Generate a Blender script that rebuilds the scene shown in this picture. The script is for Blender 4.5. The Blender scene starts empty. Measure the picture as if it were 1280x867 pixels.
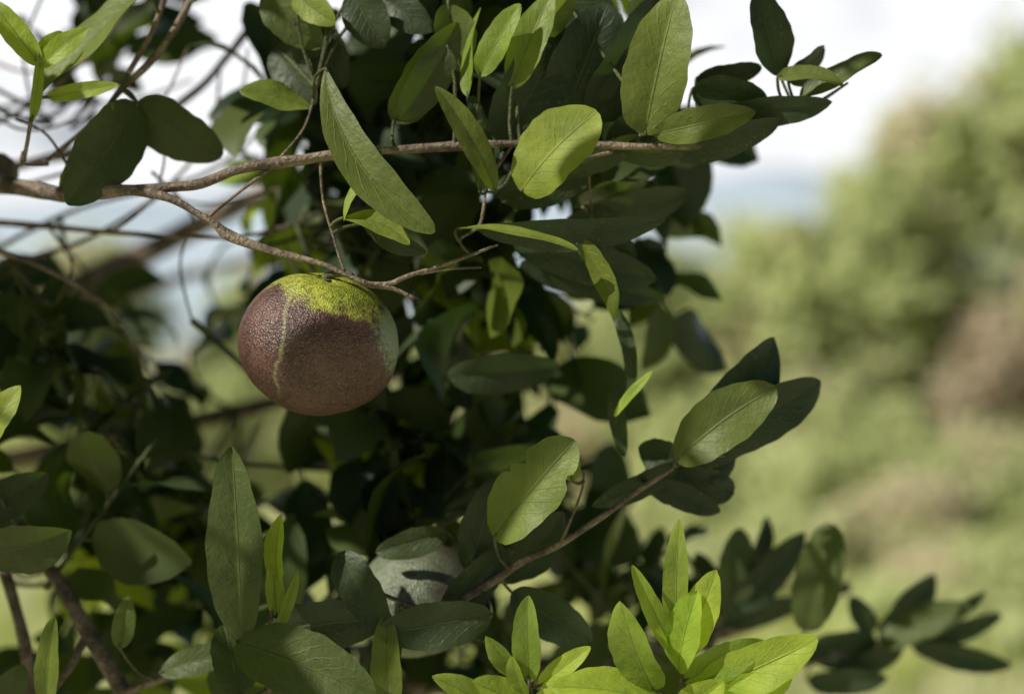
import bpy, math, random
import numpy as np
from mathutils import Vector, Matrix, noise as mnoise

random.seed(11)
scene=bpy.context.scene
V=Vector
EYE_H=1.5; REACH=0.711; MM=0.0004
SUN=V((-0.68,-0.37,0.64)).normalized()

def P(a,b,d):
    """a,b measured on the branch plane (0.4 mm units), d = metres behind it -> world position"""
    s=(REACH+d)/REACH*MM
    return V(((a-640)*s, d, EYE_H+(433.5-b)*s))
def unP(p):
    s=(REACH+p.y)/REACH*MM
    if s<=1e-6: return (9999,9999)
    return (p.x/s+640, 433.5-(p.z-EYE_H)/s)

# ------------------------------------------------------------ materials
def new_mat(name):
    m=bpy.data.materials.new(name); m.use_nodes=True
    nt=m.node_tree; nt.nodes.clear()
    return m,nt
def N(nt,t,**k):
    n=nt.nodes.new(t)
    for a,b in k.items(): setattr(n,a,b)
    return n
def mixc(nt,fac,a,b,blend='MIX'):
    n=N(nt,'ShaderNodeMix',data_type='RGBA',blend_type=blend)
    for s,v in ((0,fac),(6,a),(7,b)):
        if isinstance(v,(int,float)): n.inputs[s].default_value=v
        elif isinstance(v,tuple): n.inputs[s].default_value=(*v,1)
        else: nt.links.new(v,n.inputs[s])
    return n.outputs[2]
def math_(nt,op,a,b=None,c=None,clamp=False):
    n=N(nt,'ShaderNodeMath',operation=op,use_clamp=clamp)
    for i,v in enumerate((a,b,c)):
        if v is None: continue
        if isinstance(v,(int,float)): n.inputs[i].default_value=v
        else: nt.links.new(v,n.inputs[i])
    return n.outputs[0]
def noise_(nt,vec,scale,detail=3,rough=.5):
    n=N(nt,'ShaderNodeTexNoise'); n.inputs['Scale'].default_value=scale
    n.inputs['Detail'].default_value=detail; n.inputs['Roughness'].default_value=rough
    if vec is not None: nt.links.new(vec,n.inputs['Vector'])
    return n.outputs['Fac']
def sstep(nt,x,lo,hi):
    n=N(nt,'ShaderNodeMapRange',interpolation_type='SMOOTHSTEP')
    n.inputs[1].default_value=lo; n.inputs[2].default_value=hi
    nt.links.new(x,n.inputs[0]); return n.outputs[0]

def leaf_material(name,detail=True):
    m,nt=new_mat(name); L=nt.links
    out=N(nt,'ShaderNodeOutputMaterial')
    at=N(nt,'ShaderNodeAttribute',attribute_name='leafcol')
    sep=N(nt,'ShaderNodeSeparateColor'); L.new(at.outputs['Color'],sep.inputs[0])
    lit_tone,young,r2=sep.outputs
    uv=N(nt,'ShaderNodeUVMap',uv_map='UVMap')
    sx=N(nt,'ShaderNodeSeparateXYZ'); L.new(uv.outputs[0],sx.inputs[0])
    u=math_(nt,'ABSOLUTE',math_(nt,'SUBTRACT',sx.outputs[0],0.5)); v=sx.outputs[1]
    mid=math_(nt,'SUBTRACT',1.0,sstep(nt,u,0.004,0.026))
    mat=mixc(nt,lit_tone,(0.006,0.023,0.013),(0.215,0.245,0.036))  # shade and sunlight put into leaf colour: dark for shaded, pale for sunlit
    yng=mixc(nt,lit_tone,(0.38,0.55,0.05),(0.58,0.68,0.09))
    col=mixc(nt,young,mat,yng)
    geo=N(nt,'ShaderNodeNewGeometry')
    b=N(nt,'ShaderNodeBsdfPrincipled')
    tr=N(nt,'ShaderNodeBsdfTranslucent')
    tcol=mixc(nt,young,mixc(nt,lit_tone,(0.02,0.07,0.006),(0.30,0.42,0.02)),(0.75,0.92,0.06))
    if detail:
        tc=N(nt,'ShaderNodeTexCoord')
        n2=noise_(nt,tc.outputs['Object'],60,4,.65)
        ph=math_(nt,'SUBTRACT',math_(nt,'MULTIPLY',v,48.0),math_(nt,'MULTIPLY',math_(nt,'POWER',u,.8),26.0))
        ph=math_(nt,'ADD',ph,math_(nt,'MULTIPLY',n2,7.0)); ph=math_(nt,'ADD',ph,math_(nt,'MULTIPLY',sx.outputs[0],2.5))
        lat=math_(nt,'MULTIPLY',sstep(nt,math_(nt,'SINE',ph),0.86,1.0),math_(nt,'SUBTRACT',1.0,sstep(nt,u,.2,.46)))
        vein=math_(nt,'MAXIMUM',mid,math_(nt,'MULTIPLY',lat,0.30))
        col=mixc(nt,math_(nt,'MULTIPLY',vein,0.5),col,mixc(nt,.35,col,(0.40,0.45,0.14)))
        col=mixc(nt,math_(nt,'MULTIPLY',sstep(nt,n2,0.35,0.68),0.65),col,mixc(nt,1.0,col,(0.50,0.58,0.55),'MULTIPLY'))
        n3=noise_(nt,tc.outputs['Object'],520,1,.5)
        blem=math_(nt,'MULTIPLY',sstep(nt,n3,0.64,0.72),math_(nt,'MULTIPLY',sstep(nt,n2,0.48,0.6),0.65))
        col=mixc(nt,blem,col,(0.22,0.17,0.07))
        hgt=math_(nt,'ADD',math_(nt,'MULTIPLY',vein,-0.4),math_(nt,'MULTIPLY',n2,1.5))
        bp=N(nt,'ShaderNodeBump'); bp.inputs['Strength'].default_value=0.8; bp.inputs['Distance'].default_value=0.0015
        L.new(hgt,bp.inputs['Height']); L.new(bp.outputs[0],b.inputs['Normal'])
        rough=math_(nt,'ADD',0.17,math_(nt,'MULTIPLY',n2,0.2))
        tcol=mixc(nt,math_(nt,'MULTIPLY',vein,0.6),tcol,(0.08,0.14,0.01))
    else:
        col=mixc(nt,math_(nt,'MULTIPLY',mid,0.35),col,(0.12,0.17,0.04)); rough=.25
    under=mixc(nt,0.22,col,(0.13,0.17,0.07))
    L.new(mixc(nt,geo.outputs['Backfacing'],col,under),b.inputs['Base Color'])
    L.new(math_(nt,'ADD',math_(nt,'MULTIPLY',geo.outputs['Backfacing'],0.25),rough),b.inputs['Roughness'])
    L.new(math_(nt,'SUBTRACT',0.46 if detail else .34,math_(nt,'MULTIPLY',lit_tone,0.24)),b.inputs['Specular IOR Level'])
    L.new(tcol,tr.inputs[0])
    mx=N(nt,'ShaderNodeMixShader')
    L.new(math_(nt,'ADD',0.26,math_(nt,'MULTIPLY',young,0.24)),mx.inputs[0])
    L.new(b.outputs[0],mx.inputs[1]); L.new(tr.outputs[0],mx.inputs[2]); L.new(mx.outputs[0],out.inputs[0])
    return m

def bark_material(name,c1,c2,scale=60,det=4):
    m,nt=new_mat(name); L=nt.links
    out=N(nt,'ShaderNodeOutputMaterial'); tc=N(nt,'ShaderNodeTexCoord')
    n1=noise_(nt,tc.outputs['Object'],scale,det,.65); n2=noise_(nt,tc.outputs['Object'],scale*8,2,.6)
    col=mixc(nt,sstep(nt,n1,.35,.65),c1,c2)
    col=mixc(nt,sstep(nt,n2,.55,.75),col,mixc(nt,1.0,col,(1.9,1.9,1.8),'MULTIPLY'))
    b=N(nt,'ShaderNodeBsdfPrincipled'); L.new(col,b.inputs['Base Color']); b.inputs['Roughness'].default_value=.8
    bp=N(nt,'ShaderNodeBump'); bp.inputs['Strength'].default_value=1; bp.inputs['Distance'].default_value=.002
    L.new(math_(nt,'ADD',n1,math_(nt,'MULTIPLY',n2,.6)),bp.inputs['Height']); L.new(bp.outputs[0],b.inputs['Normal'])
    L.new(b.outputs[0],out.inputs[0]); return m

def fruit_material(name='russeted_citrus_peel',pale=False):
    m,nt=new_mat(name); L=nt.links
    out=N(nt,'ShaderNodeOutputMaterial'); tc=N(nt,'ShaderNodeTexCoord'); o=tc.outputs['Object']
    s=N(nt,'ShaderNodeSeparateXYZ'); L.new(o,s.inputs[0]); x,y,z=s.outputs
    nb=noise_(nt,o,55,4,.6); nf=noise_(nt,o,420,3,.6); ng=noise_(nt,o,1000,2,.6)
    br=mixc(nt,sstep(nt,nb,.3,.7),(0.062,0.025,0.018),(0.125,0.056,0.040))
    br=mixc(nt,math_(nt,'MULTIPLY',sstep(nt,ng,.54,.66),.6),br,(0.25,0.15,0.115))
    br=mixc(nt,math_(nt,'MULTIPLY',sstep(nt,nf,.5,.66),.7),br,(0.028,0.013,0.010))
    gr=mixc(nt,sstep(nt,nb,.3,.7),(0.24,0.29,0.03),(0.48,0.50,0.06))
    gr=mixc(nt,math_(nt,'MULTIPLY',sstep(nt,nf,.46,.62),.65),gr,(0.10,0.09,0.025))
    h=math_(nt,'ADD',z,math_(nt,'MULTIPLY',math_(nt,'SUBTRACT',nb,.5),.026))
    h=math_(nt,'ADD',h,math_(nt,'MULTIPLY',x,.10))
    h=math_(nt,'ADD',h,math_(nt,'MULTIPLY',math_(nt,'SUBTRACT',nf,.5),.018))
    cap=sstep(nt,h,0.0222,0.0270)
    hx=math_(nt,'ADD',math_(nt,'MULTIPLY',x,.93),math_(nt,'MULTIPLY',z,.35))
    hx=math_(nt,'ADD',hx,math_(nt,'MULTIPLY',math_(nt,'SUBTRACT',nb,.5),.018))
    hx=math_(nt,'ADD',hx,math_(nt,'MULTIPLY',math_(nt,'SUBTRACT',nf,.5),.016))
    side=math_(nt,'MULTIPLY',sstep(nt,hx,0.0310,0.038),.9)
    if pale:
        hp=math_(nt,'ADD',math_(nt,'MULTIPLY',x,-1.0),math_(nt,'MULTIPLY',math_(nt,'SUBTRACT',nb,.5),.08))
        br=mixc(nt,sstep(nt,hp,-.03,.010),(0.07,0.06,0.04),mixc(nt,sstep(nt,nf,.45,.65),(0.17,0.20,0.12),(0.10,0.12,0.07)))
    col=mixc(nt,side,br,(0.30,0.37,0.22)) if not pale else br
    if not pale: col=mixc(nt,cap,col,gr)
    sx=math_(nt,'ADD',math_(nt,'ADD',x,0.0135),math_(nt,'MULTIPLY',math_(nt,'SUBTRACT',nb,.5),.010))
    ln=math_(nt,'SUBTRACT',1.0,sstep(nt,math_(nt,'ABSOLUTE',sx),.0003,.0013))
    ln=math_(nt,'MULTIPLY',ln,sstep(nt,z,-.030,-.010)); ln=math_(nt,'MULTIPLY',ln,sstep(nt,math_(nt,'MULTIPLY',y,-1.0),.0,.01))
    ln=math_(nt,'MULTIPLY',ln,sstep(nt,nf,.28,.5))
    if not pale: col=mixc(nt,math_(nt,'MULTIPLY',ln,.7),col,(0.27,0.26,0.12))
    b=N(nt,'ShaderNodeBsdfPrincipled'); L.new(col,b.inputs['Base Color']); b.inputs['Roughness'].default_value=.40
    b.inputs['Specular IOR Level'].default_value=.55
    vo=N(nt,'ShaderNodeTexVoronoi'); vo.inputs['Scale'].default_value=1100; L.new(o,vo.inputs['Vector'])
    hh=math_(nt,'ADD',math_(nt,'MULTIPLY',vo.outputs['Distance'],.7),math_(nt,'MULTIPLY',nf,.9))
    bp=N(nt,'ShaderNodeBump'); bp.inputs['Strength'].default_value=.9; bp.inputs['Distance'].default_value=.0006
    L.new(hh,bp.inputs['Height']); L.new(bp.outputs[0],b.inputs['Normal']); L.new(b.outputs[0],out.inputs[0]); return m

def bg_leaf_material(name,c1,c2,c3,trc):
    m,nt=new_mat(name); L=nt.links
    out=N(nt,'ShaderNodeOutputMaterial')
    at=N(nt,'ShaderNodeAttribute',attribute_name='leafcol')
    sep=N(nt,'ShaderNodeSeparateColor'); L.new(at.outputs['Color'],sep.inputs[0])
    col=mixc(nt,sep.outputs[0],c1,c2); col=mixc(nt,sep.outputs[1],col,c3)
    b=N(nt,'ShaderNodeBsdfDiffuse'); L.new(col,b.inputs[0])
    tr=N(nt,'ShaderNodeBsdfTranslucent'); tr.inputs[0].default_value=(*trc,1)
    mx=N(nt,'ShaderNodeMixShader'); mx.inputs[0].default_value=.4
    L.new(b.outputs[0],mx.inputs[1]); L.new(tr.outputs[0],mx.inputs[2]); L.new(mx.outputs[0],out.inputs[0]); return m

def ground_material(name,c1,c2,c3,s1=.6,s2=6):
    m,nt=new_mat(name); L=nt.links
    out=N(nt,'ShaderNodeOutputMaterial'); tc=N(nt,'ShaderNodeTexCoord'); o=tc.outputs['Object']
    n1=noise_(nt,o,s1,3,.6); n2=noise_(nt,o,s2,3,.65)
    col=mixc(nt,sstep(nt,n1,.38,.62),c1,c2); col=mixc(nt,sstep(nt,n2,.5,.7),col,c3)
    b=N(nt,'ShaderNodeBsdfDiffuse'); L.new(col,b.inputs[0])
    L.new(b.outputs[0],out.inputs[0]); return m

LEAF=leaf_material('citrus_leaf'); LEAF2=leaf_material('citrus_leaf_plain',False)
BARK=bark_material('citrus_bark',(0.085,0.062,0.045),(0.27,0.205,0.15))
TWIG=bark_material('green_twig',(0.05,0.06,0.025),(0.11,0.12,0.045),90,2)

# ------------------------------------------------------------ mesh buffers
class Buf:
    def __init__(s): s.v=[];s.f=[];s.uv=[];s.c=[];s.mi=[]
    def build(s,name,mats,parent=None,smooth=True):
        me=bpy.data.meshes.new(name); me.from_pydata(s.v,[],s.f); me.update()
        if s.uv:
            ul=me.uv_layers.new(name='UVMap'); li=np.zeros(len(me.loops),dtype=np.int32); me.loops.foreach_get('vertex_index',li)
            ul.data.foreach_set('uv',np.array(s.uv,dtype=np.float32)[li].ravel())
        if s.c:
            a=me.color_attributes.new('leafcol','FLOAT_COLOR','POINT'); a.data.foreach_set('color',np.array(s.c,dtype=np.float32).ravel())
        for m in mats: me.materials.append(m)
        if s.mi: me.polygons.foreach_set('material_index',s.mi+[1]*(len(s.f)-len(s.mi)) if len(mats)>1 else [0]*len(s.f))
        if smooth: me.polygons.foreach_set('use_smooth',[True]*len(me.polygons))
        ob=bpy.data.objects.new(name,me); scene.collection.objects.link(ob)
        if parent: ob.parent=parent
        return ob

def catmull(pts,n=6):
    out=[]; k=len(pts)
    for i in range(k-1):
        p0=pts[max(i-1,0)];p1=pts[i];p2=pts[i+1];p3=pts[min(i+2,k-1)]
        for j in range(n):
            t=j/n
            out.append(0.5*((2*p1)+(p2-p0)*t+(2*p0-5*p1+4*p2-p3)*t*t+(3*p1-p0-3*p2+p3)*t**3))
    out.append(pts[-1].copy()); return out
SKEL=[]
def tube(buf,pts,radii,sides=8,n=6,rough=.12,mi=0,reg=True):
    q=catmull(pts,n); m=len(q); rs=[]
    for i in range(m):
        f=i/(m-1)*(len(radii)-1); a=int(min(f,len(radii)-2)); rs.append(radii[a]*(1-(f-a))+radii[a+1]*(f-a))
    base=len(buf.v); up=V((0.13,0.31,.94)).normalized(); prev=None
    for i,p in enumerate(q):
        t=(q[min(i+1,m-1)]-q[max(i-1,0)])
        if t.length<1e-9: t=V((0,0,1))
        t.normalize()
        a=(prev if prev is not None else up); a=(a-t*a.dot(t))
        if a.length<1e-4: a=t.orthogonal()
        a.normalize(); b=t.cross(a); prev=a
        for s in range(sides):
            an=2*math.pi*s/sides
            r=rs[i]*(1+rough*mnoise.noise(p*45+V((math.cos(an),math.sin(an),0))*.8)*2)
            buf.v.append(tuple(p+a*math.cos(an)*r+b*math.sin(an)*r))
    for i in range(m-1):
        for s in range(sides):
            s2=(s+1)%sides; A=base+i*sides
            buf.f.append((A+s,A+s2,A+sides+s2,A+sides+s)); buf.mi.append(mi)
    buf.f.append(tuple(base+(m-1)*sides+s for s in range(sides))); buf.mi.append(mi)
    if reg:
        for i,p in enumerate(q): SKEL.append((p.copy(),rs[i]))

def leaf(buf,B,T,W,nrm,bend=.06,fold=.25,side=0,wave=.1,young=0,lit_tone=None,nu=6,nv=12,bites=(),pa=.5,pb=.62,curl=0):
    A=T-B; L=A.length
    if L<1e-5: return
    A/=L; Nn=nrm-A*nrm.dot(A)
    if Nn.length<1e-4: Nn=A.orthogonal()
    Nn.normalize(); S=A.cross(Nn)
    if lit_tone is None: lit_tone=random.random()
    r2=random.random(); ph=random.uniform(0,6.28); tm=pa/(pa+pb); mx=tm**pa*(1-tm)**pb
    base=len(buf.v)
    for i in range(nv+1):
        t=i/nv; t2=.004+.992*t
        w=W/2*(t2**pa*(1-t2)**pb)/mx
        c=4*t*(1-t)
        C=B+A*(L*t)+Nn*(bend*L*c)+S*(side*L*c)-Nn*(curl*L*max(0,t-.55)**2)
        tw=.5*math.sin(ph)*(t-.4)
        for j in range(-nu,nu+1):
            s=j/nu; ww=w
            for (bt,bs,br_,dp) in bites:
                if s*bs>0: ww=ww*(1-dp*math.exp(-((t-bt)/br_)**2))
            ww*=1+.018*math.sin(t*37+ph*3)+.02*math.sin(t*17+ph)
            fa=fold*(1-.25*abs(s))
            off=S*(ww*s*math.cos(fa))+Nn*(ww*abs(s)*math.sin(fa))+Nn*(ww*s*tw)
            off+=Nn*(wave*W*.5*abs(s)**1.5*math.sin(t*9+ph+(1.7 if s>0 else 0)))
            buf.v.append(tuple(C+off)); buf.uv.append((.5+.5*s,t)); buf.c.append((lit_tone,young,r2,1))
    k=2*nu+1
    for i in range(nv):
        for j in range(k-1):
            q=base+i*k+j; buf.f.append((q,q+k,q+k+1,q+1))

# ------------------------------------------------------------ citrus tree skeleton
tree=bpy.data.objects.new('citrus_tree',None); scene.collection.objects.link(tree)
wood=Buf()
top=V((-.9,.48,.95))
tube(wood,[V((-1.02,.52,-.05)),V((-1.0,.5,.25)),V((-.97,.5,.6)),top],[.085,.062,.055,.046],14)
px=1*MM/2
def br(pts,w,**k): tube(wood,[P(*p) for p in pts],[q*px for q in w],**k)
tube(wood,[top,V((-.83,.38,1.28)),V((-.62,.2,1.53)),P(-60,222,.10),P(0,230,.07),P(75,242,.035),P(150,238,.012),P(185,236,.007)],[.034,.026,.018,.012,.0060,.0042,.0032,.0020],10,rough=.2)
br([(75,242,.035),(150,238,.012),(200,236,.005),(250,229,0),(300,213,.0),(345,202,.0),(400,196,.005),(480,188,.005),(560,184,.01),(640,179,.01),(760,182,.01),(850,184,.015),(900,180,.02),(960,158,.02),(1020,130,.02),(1060,104,.02)],
   [12,14,12,12,13,17,12,10,12,9,10,8,7,6,5,3.5],sides=12,n=10,rough=.28)
br([(110,240,.024),(160,238,.01),(215,250,0),(262,275,-.002),(285,294,-.002),(340,314,-.004),(400,329,-.010),(430,342,-.014),(458,354,-.014),(490,360,-.010),(518,373,-.008)],
   [10,12,11,10,14,8,7,7,9,6,4],sides=12,n=10,rough=.28)
br([(452,354,-.014),(485,355,-.01),(510,345,-.008),(560,329,-.004),(622,306,0)],[7,7,6,5,3])
br([(525,342,-.006),(560,336,-.002),(602,334,.0)],[5,4,3])
br([(262,270,0),(295,243,.0),(345,206,.0)],[5,4,5])
br([(245,-20,.06),(228,20,.05),(195,70,.04),(152,112,.035),(120,150,.04),(60,200,.07)],[11,11,10,9,6,8])
br([(212,-20,.05),(190,40,.04),(160,92,.035)],[8,7,7])
br([(400,192,.006),(404,250,.002),(418,300,-.006),(430,340,-.014)],[4,3.5,3.5,4])
br([(-40,275,.16),(60,283,.14),(140,290,.13),(300,296,.12),(420,260,.14)],[12,10,8,6,5])
br([(-60,300,.12),(20,320,.1),(85,350,.09),(130,380,.1),(165,430,.12),(182,475,.14)],[10,9,8,7,5,3])
br([(330,10,.22),(285,70,.2),(240,118,.2),(150,170,.22),(-40,225,.25)],[12,12,12,13,16])
br([(-80,215,.28),(60,200,.26),(200,175,.25),(330,150,.22),(520,140,.2),(640,130,.2)],[14,12,11,9,8,6])
br([(-60,180,.2),(40,130,.18),(120,60,.16),(180,-20,.15)],[8,7,6,5]); br([(40,130,.18),(30,60,.17),(60,-20,.16)],[5,4,4]); br([(-60,340,.2),(80,310,.2),(190,250,.19),(260,170,.18),(275,90,.18)],[9,8,7,5,4])
br([(200,242,.19),(260,255,.18),(350,235,.16)],[5,4,3]); br([(190,215,.1),(240,270,.12),(225,330,.13),(240,400,.14)],[5,4,4,3])
br([(260,170,.18),(300,120,.17),(310,60,.16)],[4,4,3]); br([(345,203,.002),(380,160,.02),(395,110,.03)],[4,3,3]); br([(100,236,.03),(60,170,.05),(20,150,.07)],[4,4,3])
br([(-40,150,.3),(60,120,.28),(150,130,.27),(240,100,.26)],[8,7,6,4]); br([(-40,60,.25),(30,90,.22),(110,80,.2)],[6,5,3]); br([(60,283,.14),(90,330,.13),(70,380,.13)],[5,4,3]); br([(140,290,.13),(185,255,.1),(205,205,.08),(200,160,.07)],[4,4,3,2])
br([(-60,255,.2),(50,225,.17),(130,200,.15),(190,150,.14),(235,60,.13)],[7,6,5,4,3]); br([(-40,110,.15),(20,160,.13),(90,150,.12),(130,100,.11)],[5,5,4,3]); br([(-40,330,.25),(100,260,.24),(250,220,.23),(330,160,.22)],[9,8,7,5])
br([(-30,590,.16),(10,640,.12),(45,690,.09),(80,735,.08),(110,790,.07),(160,875,.06),(200,950,.05)],[14,16,18,20,22,24,24])
br([(-20,660,.13),(5,715,.1),(25,780,.09),(45,880,.09)],[14,16,17,18])
br([(150,868,.06),(190,852,.055),(240,838,.05),(300,826,.05)],[14,11,9,6])
br([(110,790,.07),(90,830,.06),(60,870,.05)],[12,11,10])
br([(330,900,.09),(420,800,.06),(490,782,.03),(540,768,.015),(600,737,.01),(650,703,.012),(700,680,.015),(760,640,.02),(810,605,.02),(852,577,.02)],
   [14,13,12,12,11,10,8,8,7,5],n=8,rough=.2)
br([(440,724,.01),(490,747,.01),(540,765,.015)],[5,6,8]); br([(500,757,.01),(560,785,.02),(620,806,.03)],[5,5,3])
br([(852,577,.02),(905,569,.03)],[4,3])
br([(700,680,.015),(725,620,.01),(730,590,.01)],[4,3,2])
br([(600,1000,.12),(760,960,.05),(830,900,.0),(850,862,-.01),(852,800,-.01)],[12,10,8,6,4])
br([(760,960,.05),(690,910,.01),(664,866,.0),(662,830,.0)],[8,6,5,3])
br([(200,950,.05),(300,930,.03),(335,860,.01),(338,780,.0),(345,730,0)],[14,12,9,6,4])
br([(850,900,.1),(880,820,.17),(905,770,.19),(940,700,.2)],[8,7,6,4]); br([(880,830,.16),(1000,830,.2),(1100,800,.23),(1200,775,.24)],[7,6,5,4])
br([(30,200,.03),(37,160,.01),(48,85,0),(52,60,0)],[6,5,4,3]); br([(60,205,.05),(30,205,.035),(30,190,.03)],[6,6,6])
br([(800,170,.01),(808,140,.005)],[4,3]); br([(640,215,.005),(700,205,.005),(765,190,.01)],[5,5,5])
br([(590,320,0),(575,300,.01),(600,280,.02),(610,230,.02),(640,182,.012)],[3,3,4,4,5])
br([(735,200,.02),(742,300,.035),(756,370,.04)],[3,2.5,2])
tube(wood,[top,V((-.72,.6,1.35)),V((-.35,.7,1.6)),V((-.1,.7,1.72)),V((.05,.6,1.8))],[.034,.024,.012,.007,.003])
tube(wood,[top,V((-.9,.2,1.4)),V((-.68,.05,1.85)),V((-.3,.05,2.0)),V((.1,.15,2.05)),V((.3,.2,2.0))],[.034,.026,.018,.012,.008,.004])
tube(wood,[top,V((-.5,.5,1.14)),V((-.15,.42,1.22)),V((.1,.36,1.27)),V((.24,.3,1.33))],[.03,.018,.012,.008,.004])
tube(wood,[top,V((-.8,.9,1.4)),V((-.4,1.15,1.6)),V((.0,1.15,1.65))],[.03,.014,.007,.003])
tube(wood,[V((-.72,.6,1.35)),V((-.35,.45,1.42)),V((0,.4,1.5))],[.014,.008,.004])
tube(wood,[V((-.97,.5,.7)),V((-.5,.22,.98)),V((-.2,.12,1.2)),V((0,.08,1.27)),V((.15,.1,1.22))],[.026,.018,.009,.006,.004])
tube(wood,[V((-.9,.2,1.4)),V((-.75,-.25,1.75)),V((-.5,-.3,2.0)),V((-.1,-.2,2.1))],[.022,.015,.01,.005])
tube(wood,[V((-.5,.22,.98)),V((-.1,.3,1.0)),V((.3,.25,1.05))],[.014,.01,.005])
MAIN=[(p.copy(),r) for p,r in SKEL]

def nearest(p,pool):
    best=None;bd=9
    for q,r in pool:
        d=(q-p).length_squared
        if d<bd: bd=d;best=q
    return best,math.sqrt(bd)

# ------------------------------------------------------------ outer leaves
hero=Buf(); stems=Buf(); LIT=[]
LIT.append((P(399,428,0),.050)); LIT.append((P(399,380,0),.046))
for p in [(250,229,0),(330,207,0),(420,194,0),(285,294,0)]: LIT.append((P(*p),.012))
def H(b,t,W,roll=0,bend=.05,fold=.3,side=0,young=0,lit_tone=None,lit=0,flip=False,link=True,**k):  # tone and young also paint sunlit leaves brighter and shaded ones darker
    B=P(*b);T=P(*t); A=(T-B).normalized(); n=V((0,-1,0))+(SUN*(.75+.5*young) if lit else -SUN*.3)
    n=n-A*n.dot(A); n.normalize(); n=Matrix.Rotation(math.radians(roll),3,A)@n
    if flip: n=-n
    leaf(hero,B,T,W*MM,n,bend,fold,side,young=young,lit_tone=lit_tone,nu=8,nv=26,**k)
    if lit: e=.010*(young>.4); LIT.append(((B+T)/2,.014+e)); LIT.append((T*.75+B*.25,.012+e))
    if link:
        q,d=nearest(B,SKEL)
        if d>.002 and d<.12:
            m=(q+B)/2-A*min(.004,d*.12)
            tube(stems,[q,m,B,B+A*.003],[.0011,.0008,.0008,.0005],6,4,.05,reg=False)
# upper left
H((50,82,0),(-12,0,0),34,20,young=1,lit=1); H((50,84,0),(110,36,.0),30,30,young=1,lit=1); H((45,75,0),(78,40,.01),22,-20,young=1)
H((60,122,.01),(148,106,.0),22,35,young=.9,lit=1); H((40,150,.0),(50,60,.0),16,30,young=.9)
H((178,-10,.03),(48,122,.02),88,15,bend=.04,young=.25,lit=1,lit_tone=.4,side=-.06)
H((172,130,.03),(84,256,.01),82,-10,lit_tone=.25,bend=.08); H((150,140,.04),(75,250,.035),70,30,lit_tone=.8,side=-.15)
H((172,128,.035),(278,195,.05),76,20,lit_tone=.25,bend=.12,fold=.1)
H((388,135,.03),(300,112,.02),52,25,young=.3,lit=1,lit_tone=.5,fold=.1); H((345,60,.05),(395,130,.04),60,20,lit_tone=.1)
H((380,20,.04),(430,110,.05),60,0,lit_tone=.05); H((410,5,.03),(372,80,.035),52,10,lit_tone=.05)
H((330,-10,.03),(402,60,.03),60,10,lit_tone=.3,young=.1)
H((406,86,-.005),(541,292,-.03),56,-12,bend=.03,side=.11,lit_tone=.62,lit=1,fold=.45,pa=.75,pb=.5,wave=.08,young=.0)
H((476,196,0),(430,276,-.01),28,25,young=.85,lit=1,fold=.4)
H((430,272,-.008),(512,306,-.012),34,-25,lit_tone=.9,young=.2,lit=1,side=-.1); H((455,280,0),(532,316,0),32,30,lit_tone=.1)
H((618,238,.0),(544,108,-.015),36,25,lit_tone=.7,young=.05,lit=1,side=.03,fold=.4); H((600,240,.01),(590,120,.02),40,30,lit_tone=.2)
H((652,238,.0),(747,140,-.01),92,10,lit_tone=.95,young=.4,lit=1,bend=.1,fold=.2,pa=.42,pb=.42)
H((492,152,.02),(572,28,.01),62,10,lit_tone=.35); H((560,60,.0),(500,150,.01),54,-10,lit_tone=.2)
H((625,180,.02),(698,50,.02),88,0,lit_tone=.05,pa=.42,pb=.45); H((702,150,.03),(760,5,.02),98,0,lit_tone=.0,lit=0); H((740,150,.03),(822,-5,.03),92,20,lit_tone=.05)
H((806,168,.0),(846,-8,-.01),86,12,lit_tone=.7,lit=1,fold=.4,pa=.42,pb=.55,young=.05)
H((818,168,.0),(944,140,-.01),44,30,bend=.16,lit_tone=.7,young=.05,lit=1)
H((560,5,.02),(575,90,.02),56,-5,lit_tone=.4,young=.2); H((600,95,.01),(650,5,0),40,20,young=.8,lit=1); H((585,120,.01),(600,10,.02),30,-30,young=.7,lit=1)
H((640,110,.01),(690,-10,.01),48,20,young=.5,lit_tone=.3,lit=1); H((655,60,.02),(720,-15,.02),40,20,young=.4)
H((440,-10,.02),(480,60,.02),60,10,lit_tone=.1); H((470,-10,.03),(540,40,.02),50,10,lit_tone=.05); H((700,-10,.04),(780,60,.04),70,0,lit_tone=.05)
H((370,-5,.02),(420,30,.01),40,10,young=.4,lit=1)
# upper right dark spray
H((975,95,.02),(948,-12,.01),62,15,lit_tone=.1,side=-.05); H((985,100,.02),(1030,60,.03),44,30,lit_tone=.1)
H((1000,122,.02),(1102,68,.01),42,-20,lit_tone=.35,lit=1,side=.05); H((972,96,.01),(1056,108,.0),34,-25,lit_tone=.65,side=-.09,lit=1)
H((865,112,.02),(960,128,.02),60,20,lit_tone=.05); H((900,140,.02),(1040,128,.015),40,15,lit_tone=.05,bend=.08); H((822,182,.02),(975,150,.01),52,20,lit_tone=.05,side=.05)
H((830,190,.03),(960,162,.03),44,-10,lit_tone=.05); H((870,100,.03),(952,84,.03),36,20,lit_tone=.05)
H((765,190,.02),(905,185,.02),36,30,lit_tone=.2); H((760,185,.03),(850,120,.03),60,0,lit_tone=.05)
H((700,215,.02),(800,170,.02),40,20,lit_tone=.2)
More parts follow.
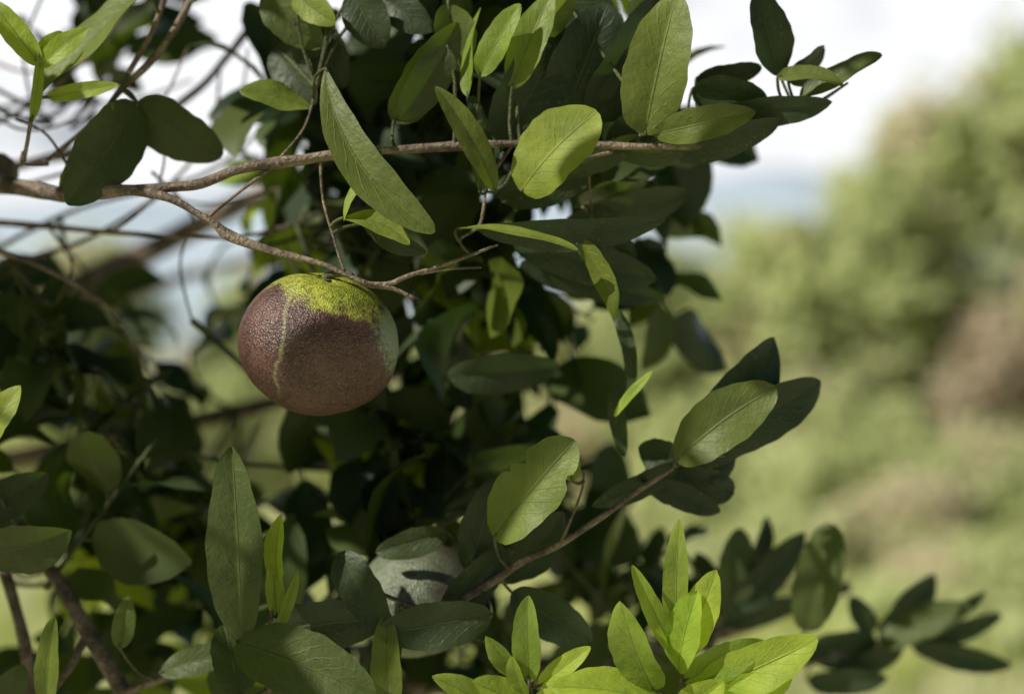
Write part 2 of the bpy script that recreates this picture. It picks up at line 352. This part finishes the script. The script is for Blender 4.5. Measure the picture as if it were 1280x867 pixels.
# middle
H((570,286,0),(722,313,-.01),28,-50,lit_tone=.95,young=.15,lit=1,side=-.02); H((598,286,.01),(832,274,.01),46,20,lit_tone=.05,bend=.05,side=.03)
H((720,300,.01),(768,402,.0),40,38,lit_tone=.6,young=.05,lit=1,side=.05,flip=True)
H((640,300,.04),(820,350,.06),60,0,lit_tone=.05,link=False); H((700,290,.05),(858,240,.07),66,10,lit_tone=.1); H((720,260,.05),(790,350,.06),70,0,lit_tone=.05)
H((650,330,.06),(830,375,.09),46,0,lit_tone=.05,link=False); H((620,240,.03),(740,220,.03),60,0,lit_tone=.1); H((560,470,.07),(700,458,.09),58,0,lit_tone=.1,link=False)
H((756,370,.04),(785,505,.04),20,20,lit_tone=.1,wave=.4,link=False,side=-.12); H((770,480,.04),(782,570,.04),24,20,lit_tone=.15,wave=.4,side=.04,link=False)
H((768,520,.02),(816,464,.02),15,0,young=1,lit=1,link=False)
# right spray
H((845,576,.01),(970,484,.0),74,12,lit_tone=.6,lit=1,fold=.3,bend=.05,young=.0,side=-.03,pb=.55); H((850,568,.03),(968,422,.04),88,0,lit_tone=.0,side=.06)
H((868,576,.03),(1026,478,.04),78,10,lit_tone=.0,side=-.06,pb=.5); H((845,582,.03),(740,632,.03),36,0,lit_tone=.05); H((850,585,.04),(920,575,.05),66,0,lit_tone=.0,side=-.1)
H((800,596,.04),(918,612,.05),62,0,lit_tone=.0,pb=.5); H((855,580,.03),(798,560,.04),50,0,lit_tone=.05)
H((810,600,.03),(900,640,.04),36,0,lit_tone=.0)
# centre low
H((618,672,.0),(719,550,-.01),84,8,lit_tone=.5,young=.22,lit=1,bites=((.62,-1,.05,.35),(.75,1,.04,.3),(.5,-1,.03,.2)),fold=.3,pa=.42,pb=.5)
H((585,712,.02),(618,596,.02),68,10,lit_tone=.05); H((600,715,.03),(705,640,.03),72,0,lit_tone=.05,side=.08)
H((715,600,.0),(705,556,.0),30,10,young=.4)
H((615,768,.0),(470,790,.0),62,10,lit_tone=.1); H((425,690,.01),(486,790,.0),56,10,lit_tone=.1); H((640,740,.02),(740,800,.02),60,0,lit_tone=.05); H((625,690,.015),(548,775,.01),54,0,lit_tone=.05); H((560,665,.03),(470,690,.03),40,10,lit_tone=.2)
# lower left
H((302,805,.0),(290,558,-.01),76,8,lit_tone=.25,lit=1,fold=.4,side=.03,young=.05); H((346,728,0),(352,642,-.005),36,0,young=1,lit=1,fold=.4)
H((346,770,0),(340,700,0),24,40,young=.7,lit=1); H((345,790,0),(372,712,.0),18,20,young=.7)
H((296,802,-.01),(470,868,-.03),84,-10,lit_tone=.4,lit=1,young=.0,bend=.08); H((345,790,.02),(482,772,.01),76,0,lit_tone=.05,side=-.05)
H((486,905,.0),(484,762,.0),42,15,lit_tone=.5,young=.15,lit=1,fold=.35); H((-20,690,.02),(88,662,.01),80,15,lit_tone=.3,bend=.08,side=.0)
H((-25,560,.0),(26,482,.0),44,20,young=.5,lit=1); H((300,870,.0),(280,780,.02),60,20,lit_tone=.2); H((60,890,.02),(68,770,.0),34,20,lit_tone=.5,young=.3,lit=1)
H((-30,640,.04),(60,590,.04),60,10,lit_tone=.1); H((150,810,.03),(160,745,.03),30,0,young=.3)
H((200,840,.03),(300,812,.03),40,0,lit_tone=.3,lit=1); H((-20,900,.02),(30,830,.02),50,10,lit_tone=.3)
# young rosettes
for a,b,W,r,y in [((818,862),(776,752),64,-10,.6),((842,815),(790,706),26,20,.9),((846,800),(849,648),34,10,.45),((848,838),(872,738),52,0,1),
                  ((862,812),(896,712),48,15,.85),((856,850),(956,800),46,25,.6),((866,868),(1022,798),64,30,.9),((860,880),(990,846),56,40,1),
                  ((835,880),(690,858),60,30,.9),((850,885),(905,850),44,40,1),((850,900),(760,880),50,30,.8),((862,885),(930,872),44,30,.9)]:
    H((a[0],a[1],-.01),(b[0],b[1],-.02-.01*random.random()),W,r,young=y,lit=1,fold=.35,bend=.06)
for a,b,W,r,y in [((662,850),(660,744),40,10,.6),((675,856),(738,808),28,20,.95),((650,846),(608,794),30,-10,.6),((655,882),(590,852),44,20,.8),((668,880),(715,868),34,30,.9),((640,900),(540,845),40,30,.5),((655,870),(640,820),28,0,.6)]:
    H((a[0],a[1],.0),(b[0],b[1],-.01),W,r,young=y,lit=1,fold=.35)
# low dark sprays further back
H((1008,788,.15),(1040,654,.14),72,10,lit_tone=.35,lit=1,pa=.42,pb=.42); H((905,765,.18),(925,660,.18),70,0,lit_tone=.2); H((915,760,.18),(1005,665,.19),66,0,lit_tone=.0)
H((900,775,.19),(1006,748,.2),46,0,lit_tone=.05); H((940,720,.2),(958,645,.2),40,20,lit_tone=.0); H((900,770,.2),(870,690,.2),50,0,lit_tone=.1)
H((1095,800,.22),(1000,815,.22),70,0,lit_tone=.0); H((1100,795,.22),(1168,716,.22),64,0,lit_tone=.0); H((1100,805,.21),(1212,756,.2),60,-10,lit_tone=.35,lit=1)
H((1130,800,.23),(1232,738,.24),36,0,lit_tone=.05); H((1150,800,.23),(1252,768,.24),42,0,lit_tone=.05); H((1140,806,.23),(1264,832,.23),44,0,lit_tone=.05)
H((1060,835,.22),(1130,806,.22),50,0,lit_tone=.05); H((1090,790,.22),(1062,745,.22),40,0,lit_tone=.05); H((1010,850,.22),(1110,846,.21),50,0,lit_tone=.05)

# ------------------------------------------------------------ random foliage
fol=Buf(); twigs=Buf()
def blocked(c,mg=.003):
    for T,r in LIT:
        v=c-T; al=v.dot(SUN)
        if al>.008 and (v-SUN*al).length<r+mg: return True
    return False
def inview(c,m=40):
    a,b=unP(c); return -m<a<1280+m and -m<b<867+m and c.y>-REACH
count=0
def spray(c,n,size=1.0,mind=.05,yprob=.10,lit_tone_max=.34,unseen_shade=False):  # low tone cap paints the inner foliage as dark as shaded leaves
    global count
    q,d=nearest(c,MAIN); dr=(c-q)
    dr=(dr.normalized() if d>.01 else V((1,0,0)))+V((random.uniform(-.6,.9),random.uniform(-.6,.6),random.uniform(-.5,.8)))*.8
    dr.normalize(); L=random.uniform(.10,.16)*size
    s=c-dr*L*.5; e=c+dr*L*.5
    m=(q+s)/2+V((0,0,-.10*d))+V((random.uniform(-1,1),random.uniform(-1,1),random.uniform(-1,1)))*.07*d
    path=catmull([q,m,s,c+V((0,0,random.uniform(-.008,.012))),e],6)
    bad=any(p.y<mind-.02 and inview(p,0) for p in path[4:]) or any(blocked(p) for p in path[6:])
    if not bad: tube(twigs,[q,m,s,c,e],[.0022,.0018,.0015,.0013,.0008],6,5,.05,reg=False)
    yg=random.random()<yprob
    for i in range(n):
        f=(i+.5)/n; o=s+(e-s)*f
        az=i*2.4+random.uniform(-.5,.5); r=dr.orthogonal().normalized(); r=Matrix.Rotation(az,3,dr)@r
        ld=(r*random.uniform(.6,1.2)+dr*random.uniform(.3,1.1)+V((0,0,random.uniform(-.35,.25)))).normalized()
        Lf=random.uniform(.036,.072)*size; W=Lf*random.uniform(.5,.68)
        B=o+ld*.008; T=B+ld*Lf; C=(B+T)/2
        mg=.003 if size<1.3 else .014
        if blocked(C,mg) or blocked(T) : continue
        if (min(B.y,T.y,C.y)<mind or unseen_shade) and inview(C,90): continue
        nrm=(V((0,0,1))+SUN*.4+V((random.uniform(-1,1),random.uniform(-1,1),random.uniform(-1,1)))*(1.3 if not unseen_shade else .7)).normalized()
        yv=random.uniform(.6,1) if yg else random.choice([0,0,0,0,.1])
        leaf(fol,B,T,W*(.7 if yg else 1),nrm,random.uniform(-.03,.14),random.uniform(.15,.6),random.uniform(-.1,.1),random.uniform(.03,.25),young=yv,lit_tone=random.random()**1.8*lit_tone_max,nu=2,nv=8,curl=random.uniform(0,.9))
        if not bad: tube(twigs,[o,o+ld*.004,B+ld*.001],[.0009,.0008,.0007],4,2,0,reg=False)
        count+=1
regions=[(300,800,20,290,.07,.3,21),(40,300,-10,110,.1,.35,2),(-20,300,370,560,.14,.5,6),(500,690,320,450,.09,.3,8),
         (-20,720,620,880,.09,.4,25),(420,720,520,640,.12,.35,5),(700,830,660,800,.15,.4,4),(300,500,540,600,.2,.5,1),(430,560,180,330,.12,.3,4)]
for x0,x1,y0,y1,d0,d1,k in regions:
    for i in range(k):
        spray(P(random.uniform(x0,x1),random.uniform(y0,y1),random.uniform(d0,d1)),random.randint(8,12))
k=0
while k<100:
    c=V((random.uniform(-1.35,.15),random.uniform(-.75,.7),random.uniform(1.74,2.3)))
    if inview(c,150): continue
    spray(c,10,1.6,mind=.1,unseen_shade=True,yprob=0,lit_tone_max=.3); k+=1  # unseen sprays above, added with oversized leaves to shade the canopy
k=0
while k<72:
    c=V((random.uniform(-1.2,-.38),random.uniform(-.6,.7),random.uniform(1.15,1.95)))
    if inview(c,120): continue
    spray(c,10,1.5,mind=.1,unseen_shade=True,yprob=0,lit_tone_max=.3); k+=1  # unseen sprays off to the left, added to keep sun off the interior
print('leaves',count)
wood.build('branches',[BARK],tree); hero.build('outer_leaves',[LEAF],tree); fol.build('foliage',[LEAF2],tree)
twigs.build('twigs',[TWIG],tree); stems.build('leaf_stalks',[TWIG],tree)

# ------------------------------------------------------------ fruit
def make_fruit(C,r0,tilt,mat,stalk):
    fb=Buf(); NU,NV=128,80; sd=V((3+C.x*9,1,2))
    for i in range(NV+1):
        th=math.pi*i/NV
        for j in range(NU):
            ph=2*math.pi*j/NU
            n=V((math.sin(th)*math.cos(ph),math.sin(th)*math.sin(ph),math.cos(th)))
            p=V((n.x*r0,n.y*r0,n.z*r0*.885))
            p*=1+.025*mnoise.noise(n*1.6+sd)+.006*mnoise.noise(n*5)
            k=math.exp(-(th/.26)**2); p.z-=.0035*k+.0009*k*math.cos(5*ph); k2=math.exp(-((math.pi-th)/.2)**2); p.z+=.001*k2
            fb.v.append(tuple(p))
    for i in range(NV):
        for j in range(NU):
            a=i*NU+j;b=i*NU+(j+1)%NU; fb.f.append((a,a+NU,b+NU,b))
    fruit=fb.build('citrus_fruit',[mat])
    R=Matrix.Rotation(math.radians(tilt[0]),4,'Y')@Matrix.Rotation(math.radians(tilt[1]),4,'X')
    FM=Matrix.Translation(C)@R; fruit.matrix_world=FM
    cal=Buf(); st=FM@V((0,0,r0*.885-.0045)); R3=R.to_3x3(); ax=R3@V((0,0,1))
    tube(cal,[st-ax*.002,st+ax*.003]+stalk,[.0042,.0020,.0017,.0017],10,5,.15,reg=False)
    for i in range(5):
        an=i*1.256; d=R3@V((math.cos(an),math.sin(an),.15))
        b0=len(cal.v); s=ax.cross(d).normalized()
        for (l,w) in ((0.001,.0022),(.0035,.0020),(.0062,.0004)):
            c=st+ax*.0012+d*l
            cal.v+= [tuple(c-s*w),tuple(c+ax*.0007),tuple(c+s*w)]
        for r_ in range(2):
            for q_ in range(2):
                o=b0+r_*3+q_; cal.f.append((o,o+1,o+4,o+3)); cal.mi.append(0)
    co=cal.build('stalk_and_calyx',[TWIG]); co.parent=fruit; co.matrix_parent_inverse=FM.inverted()
make_fruit(P(399,429,0),.0402,(9,11),fruit_material(),[P(432,344,-.012)+V((0,0,.001)),P(440,346,-.014)])
make_fruit(P(525,748,.065),.035,(-10,-12),fruit_material('pale_citrus_peel',True),[P(560,650,.06),P(600,640,.05),P(640,690,.02)])

# ------------------------------------------------------------ ground
def gz(x,y):
    r=math.hypot(x,y-5)
    return .12*mnoise.noise(V((x*.12,y*.12,0)))*min(1,r/6) if r<200 else 0
me=Buf(); n=90
xs=np.sign(np.linspace(-1,1,n))*np.abs(np.linspace(-1,1,n))**3*900
for i in range(n):
    for j in range(n):
        x=float(xs[i]);y=float(xs[j])+8; me.v.append((x,y,gz(x,y)-.02))
for i in range(n-1):
    for j in range(n-1):
        a=i*n+j; me.f.append((a,a+n,a+n+1,a+1))
me.build('ground',[ground_material('meadow',(0.40,0.43,0.16),(0.60,0.56,0.40),(0.58,0.52,0.38),.45,5)])
gb=Buf(); gm=bg_leaf_material('grass_blade',(0.36,0.44,0.11),(0.60,0.61,0.25),(.64,.57,.44),(0.60,0.68,0.20))
for i in range(22000):
    y=random.uniform(1.2,15); x=random.uniform(-1,1)*(1.5+y*.55)
    dr=max(0,mnoise.noise(V((x*.35,y*.5,3)))+.12*(1 if 8.5<y<12 else 0)+.05)*3
    if dr>.6 and random.random()<.6: continue
    h=random.uniform(.05,.22); a=random.uniform(0,6.28); w=random.uniform(.008,.018); lx=random.uniform(-.08,.08); ly=random.uniform(-.08,.08)
    b0=len(gb.v); dx=math.cos(a)*w;dy=math.sin(a)*w
    gb.v+=[(x-dx,y-dy,-.03),(x+dx,y+dy,-.03),(x+dx*.7+lx*.4,y+dy*.7+ly*.4,h*.6),(x-dx*.7+lx*.4,y-dy*.7+ly*.4,h*.6),(x+lx,y+ly,h)]
    gb.f+=[(b0,b0+1,b0+2,b0+3),(b0+3,b0+2,b0+4)]; c=random.random(); gb.c+=[(c,min(1,dr),0,1)]*5
gb.build('grass',[gm],smooth=False)

# ------------------------------------------------------------ background trees
TB=bark_material('trunk_bark',(0.20,0.16,0.12),(0.34,0.28,0.22),6,2)
GM=[bg_leaf_material('tree_foliage_a',(0.35,0.40,0.18),(0.56,0.58,0.29),(0.58,0.50,0.35),(0.58,0.66,0.25)),  # paled foliage colours stand in for haze in the air
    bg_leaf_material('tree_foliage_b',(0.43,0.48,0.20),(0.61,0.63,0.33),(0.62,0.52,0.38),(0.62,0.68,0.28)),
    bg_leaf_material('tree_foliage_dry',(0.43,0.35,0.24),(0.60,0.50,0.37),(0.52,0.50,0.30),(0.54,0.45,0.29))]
def bgtree(name,x,y,h,w,mat,nleaf=5000,ls=.12,low=.1,dry=0):
    b=Buf(); base=V((x,y,-.1))
    tube(b,[base,base+V((.05,0,h*.25)),base+V((-.05,.05,h*.5)),base+V((.05,0,h*.8))],[.09*h/4,.07*h/4,.05*h/4,.02],8,4,reg=False)
    lobes=[]
    for i in range(int(22+h*5)):
        f=random.uniform(low,1); rr=w*math.sqrt(max(.05,1-((f-.42)/.62)**2))
        a=random.uniform(0,6.28); q=base+V((math.cos(a)*rr*random.uniform(.1,1),math.sin(a)*rr*random.uniform(.1,1)*.8,h*f*.93))
        lobes.append((q,random.uniform(.2,.38)*w+.1))
        s=base+V((0,0,h*min(.7,f*.6)))
        tube(b,[s,(s+q)/2+V((0,0,.08)),q],[.03*h/4,.02*h/4,.008],5,3,reg=False)
    nb=len(b.v); b.c=[(0,0,0,1)]*nb
    for i in range(nleaf):
        q,r=random.choice(lobes)
        d=V((random.gauss(0,1),random.gauss(0,1),random.gauss(0,.8))); d=d.normalized()*r*random.random()**.45
        c=q+d
        if c.z<.02: c.z=random.uniform(.02,.3)
        nn=(d.normalized()*.9+SUN*.8+V((random.gauss(0,.6),random.gauss(0,.6),random.gauss(0,.6)))).normalized()
        t=nn.orthogonal().normalized(); t=Matrix.Rotation(random.uniform(0,6.28),3,nn)@t; u=nn.cross(t)
        s=ls*random.uniform(.6,1.3); b0=len(b.v)
        b.v+=[tuple(c-t*s),tuple(c+u*s*.45+nn*s*.1),tuple(c+t*s),tuple(c-u*s*.45+nn*s*.1)]
        b.f.append((b0,b0+1,b0+2,b0+3)); b.mi.append(1); cc=min(1,max(0,random.gauss(.5,.25)))
        dd=min(1,max(0,(mnoise.noise(c*1.1)-.05)*3+dry)); b.c+=[(cc,dd,0,1)]*4
    b.build(name,[TB,mat],smooth=False)
specs=[(5.7,14.5,4.9,1.9,0),(4.6,15.3,4.3,1.4,1),(3.7,13.6,3.5,1.1,0),(2.7,14.0,2.9,1.0,1),(1.7,14,2.5,1.0,0),(.6,14.3,2.3,1.1,1),(-.6,15,2.4,1.1,1),(-1.8,14.2,2.2,1.1,0),(-3,15,2.3,1.2,1),(-4.6,14,2.6,1.3,0),(7.0,16,5.4,1.9,1),(-6.4,15,3,1.5,0),(3.3,17.5,3.2,1.6,0),(9.0,17,5.4,2,0)]
for x,y,h,w,k in specs: bgtree('broadleaf_tree',x,y,h,w,GM[k],5500 if h>4 else 4300,.14 if h>4 else .12)
for x,y,h,w,k in [(4.5,12.6,2.0,.6,2),(5.3,13,2.5,.8,2),(2.6,12.7,1.3,.7,1),(3.5,12.2,1.1,.7,0),(1.6,12.6,1.0,.7,1),(.6,12.8,1,.7,1),(-.4,13,1.1,.8,0),(6.1,12.0,1.4,.8,1),(-1.5,12.7,1.2,.8,1),(-2.9,12.6,1.3,.9,0),(-4.4,12.3,1.4,.9,1),
                  (1.3,10.9,.6,.6,1),(2.2,11.2,.8,.7,1),(3.0,10.3,.45,.6,1),(3.9,10.6,.8,.7,0),(2.0,8.9,.35,.6,1),(1.1,7.6,.3,.5,0),(2.9,7.9,.3,.6,1),(4.9,10.9,.9,.7,1),(2.1,6.4,.25,.4,1)]:
    bgtree('shrub',x,y,h,w,GM[k],1700,.08,.05)
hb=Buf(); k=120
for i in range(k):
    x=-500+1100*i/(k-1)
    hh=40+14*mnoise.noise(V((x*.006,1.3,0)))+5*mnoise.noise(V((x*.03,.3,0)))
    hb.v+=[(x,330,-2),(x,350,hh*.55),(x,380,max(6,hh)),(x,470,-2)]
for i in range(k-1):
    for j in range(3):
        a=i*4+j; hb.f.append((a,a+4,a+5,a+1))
hb.build('hills',[ground_material('wooded_hill_haze_tint',(0.42,0.50,0.58),(0.46,0.54,0.62),(0.40,0.49,0.55),.02,.1)])  # blue-grey distance haze is painted into the hill colour

# ------------------------------------------------------------ light, sky, camera
w=bpy.data.worlds.new('World'); scene.world=w; w.use_nodes=True; nt=w.node_tree; nt.nodes.clear()
sky=N(nt,'ShaderNodeTexSky',sky_type='NISHITA'); sky.sun_disc=False
sky.sun_elevation=math.asin(SUN.z); sky.sun_rotation=math.atan2(SUN.x,SUN.y); sky.air_density=1.0; sky.dust_density=1.0
tc=N(nt,'ShaderNodeTexCoord'); mp=N(nt,'ShaderNodeMapping'); mp.inputs['Scale'].default_value=(1,1,2.6); nt.links.new(tc.outputs['Generated'],mp.inputs[0])
sp=N(nt,'ShaderNodeSeparateXYZ'); nt.links.new(tc.outputs['Generated'],sp.inputs[0])
cn=noise_(nt,mp.outputs[0],3.6,4,.6); cf=sstep(nt,cn,.28,.5)
bank=math_(nt,'MULTIPLY',sstep(nt,sp.outputs[1],.5,.8),math_(nt,'SUBTRACT',1.0,sstep(nt,sp.outputs[2],.26,.36)))
c=mixc(nt,math_(nt,'MULTIPLY',math_(nt,'MULTIPLY',cf,bank),.95),sky.outputs[0],(21.0,21.2,21.6))
bg=N(nt,'ShaderNodeBackground'); bg.inputs[1].default_value=.05; nt.links.new(c,bg.inputs[0])
wo=N(nt,'ShaderNodeOutputWorld'); nt.links.new(bg.outputs[0],wo.inputs[0])
sd=bpy.data.lights.new('sun','SUN'); sd.energy=5; sd.angle=math.radians(.5); sd.color=(1,.96,.86)
so=bpy.data.objects.new('sun',sd); so.rotation_euler=SUN.to_track_quat('Z','Y').to_euler(); so.location=(-3,-3,6); scene.collection.objects.link(so)
cd=bpy.data.cameras.new('camera'); cam=bpy.data.objects.new('camera',cd); scene.collection.objects.link(cam); scene.camera=cam
cam.location=(0,-REACH,EYE_H); cam.rotation_euler=(math.radians(90),0,0)
cd.lens=50; cd.sensor_width=36; cd.clip_start=.02; cd.clip_end=3000
cd.dof.use_dof=True; cd.dof.focus_distance=.69; cd.dof.aperture_fstop=2.8
scene.view_settings.view_transform='Standard'; scene.view_settings.look='None'; scene.view_settings.exposure=0
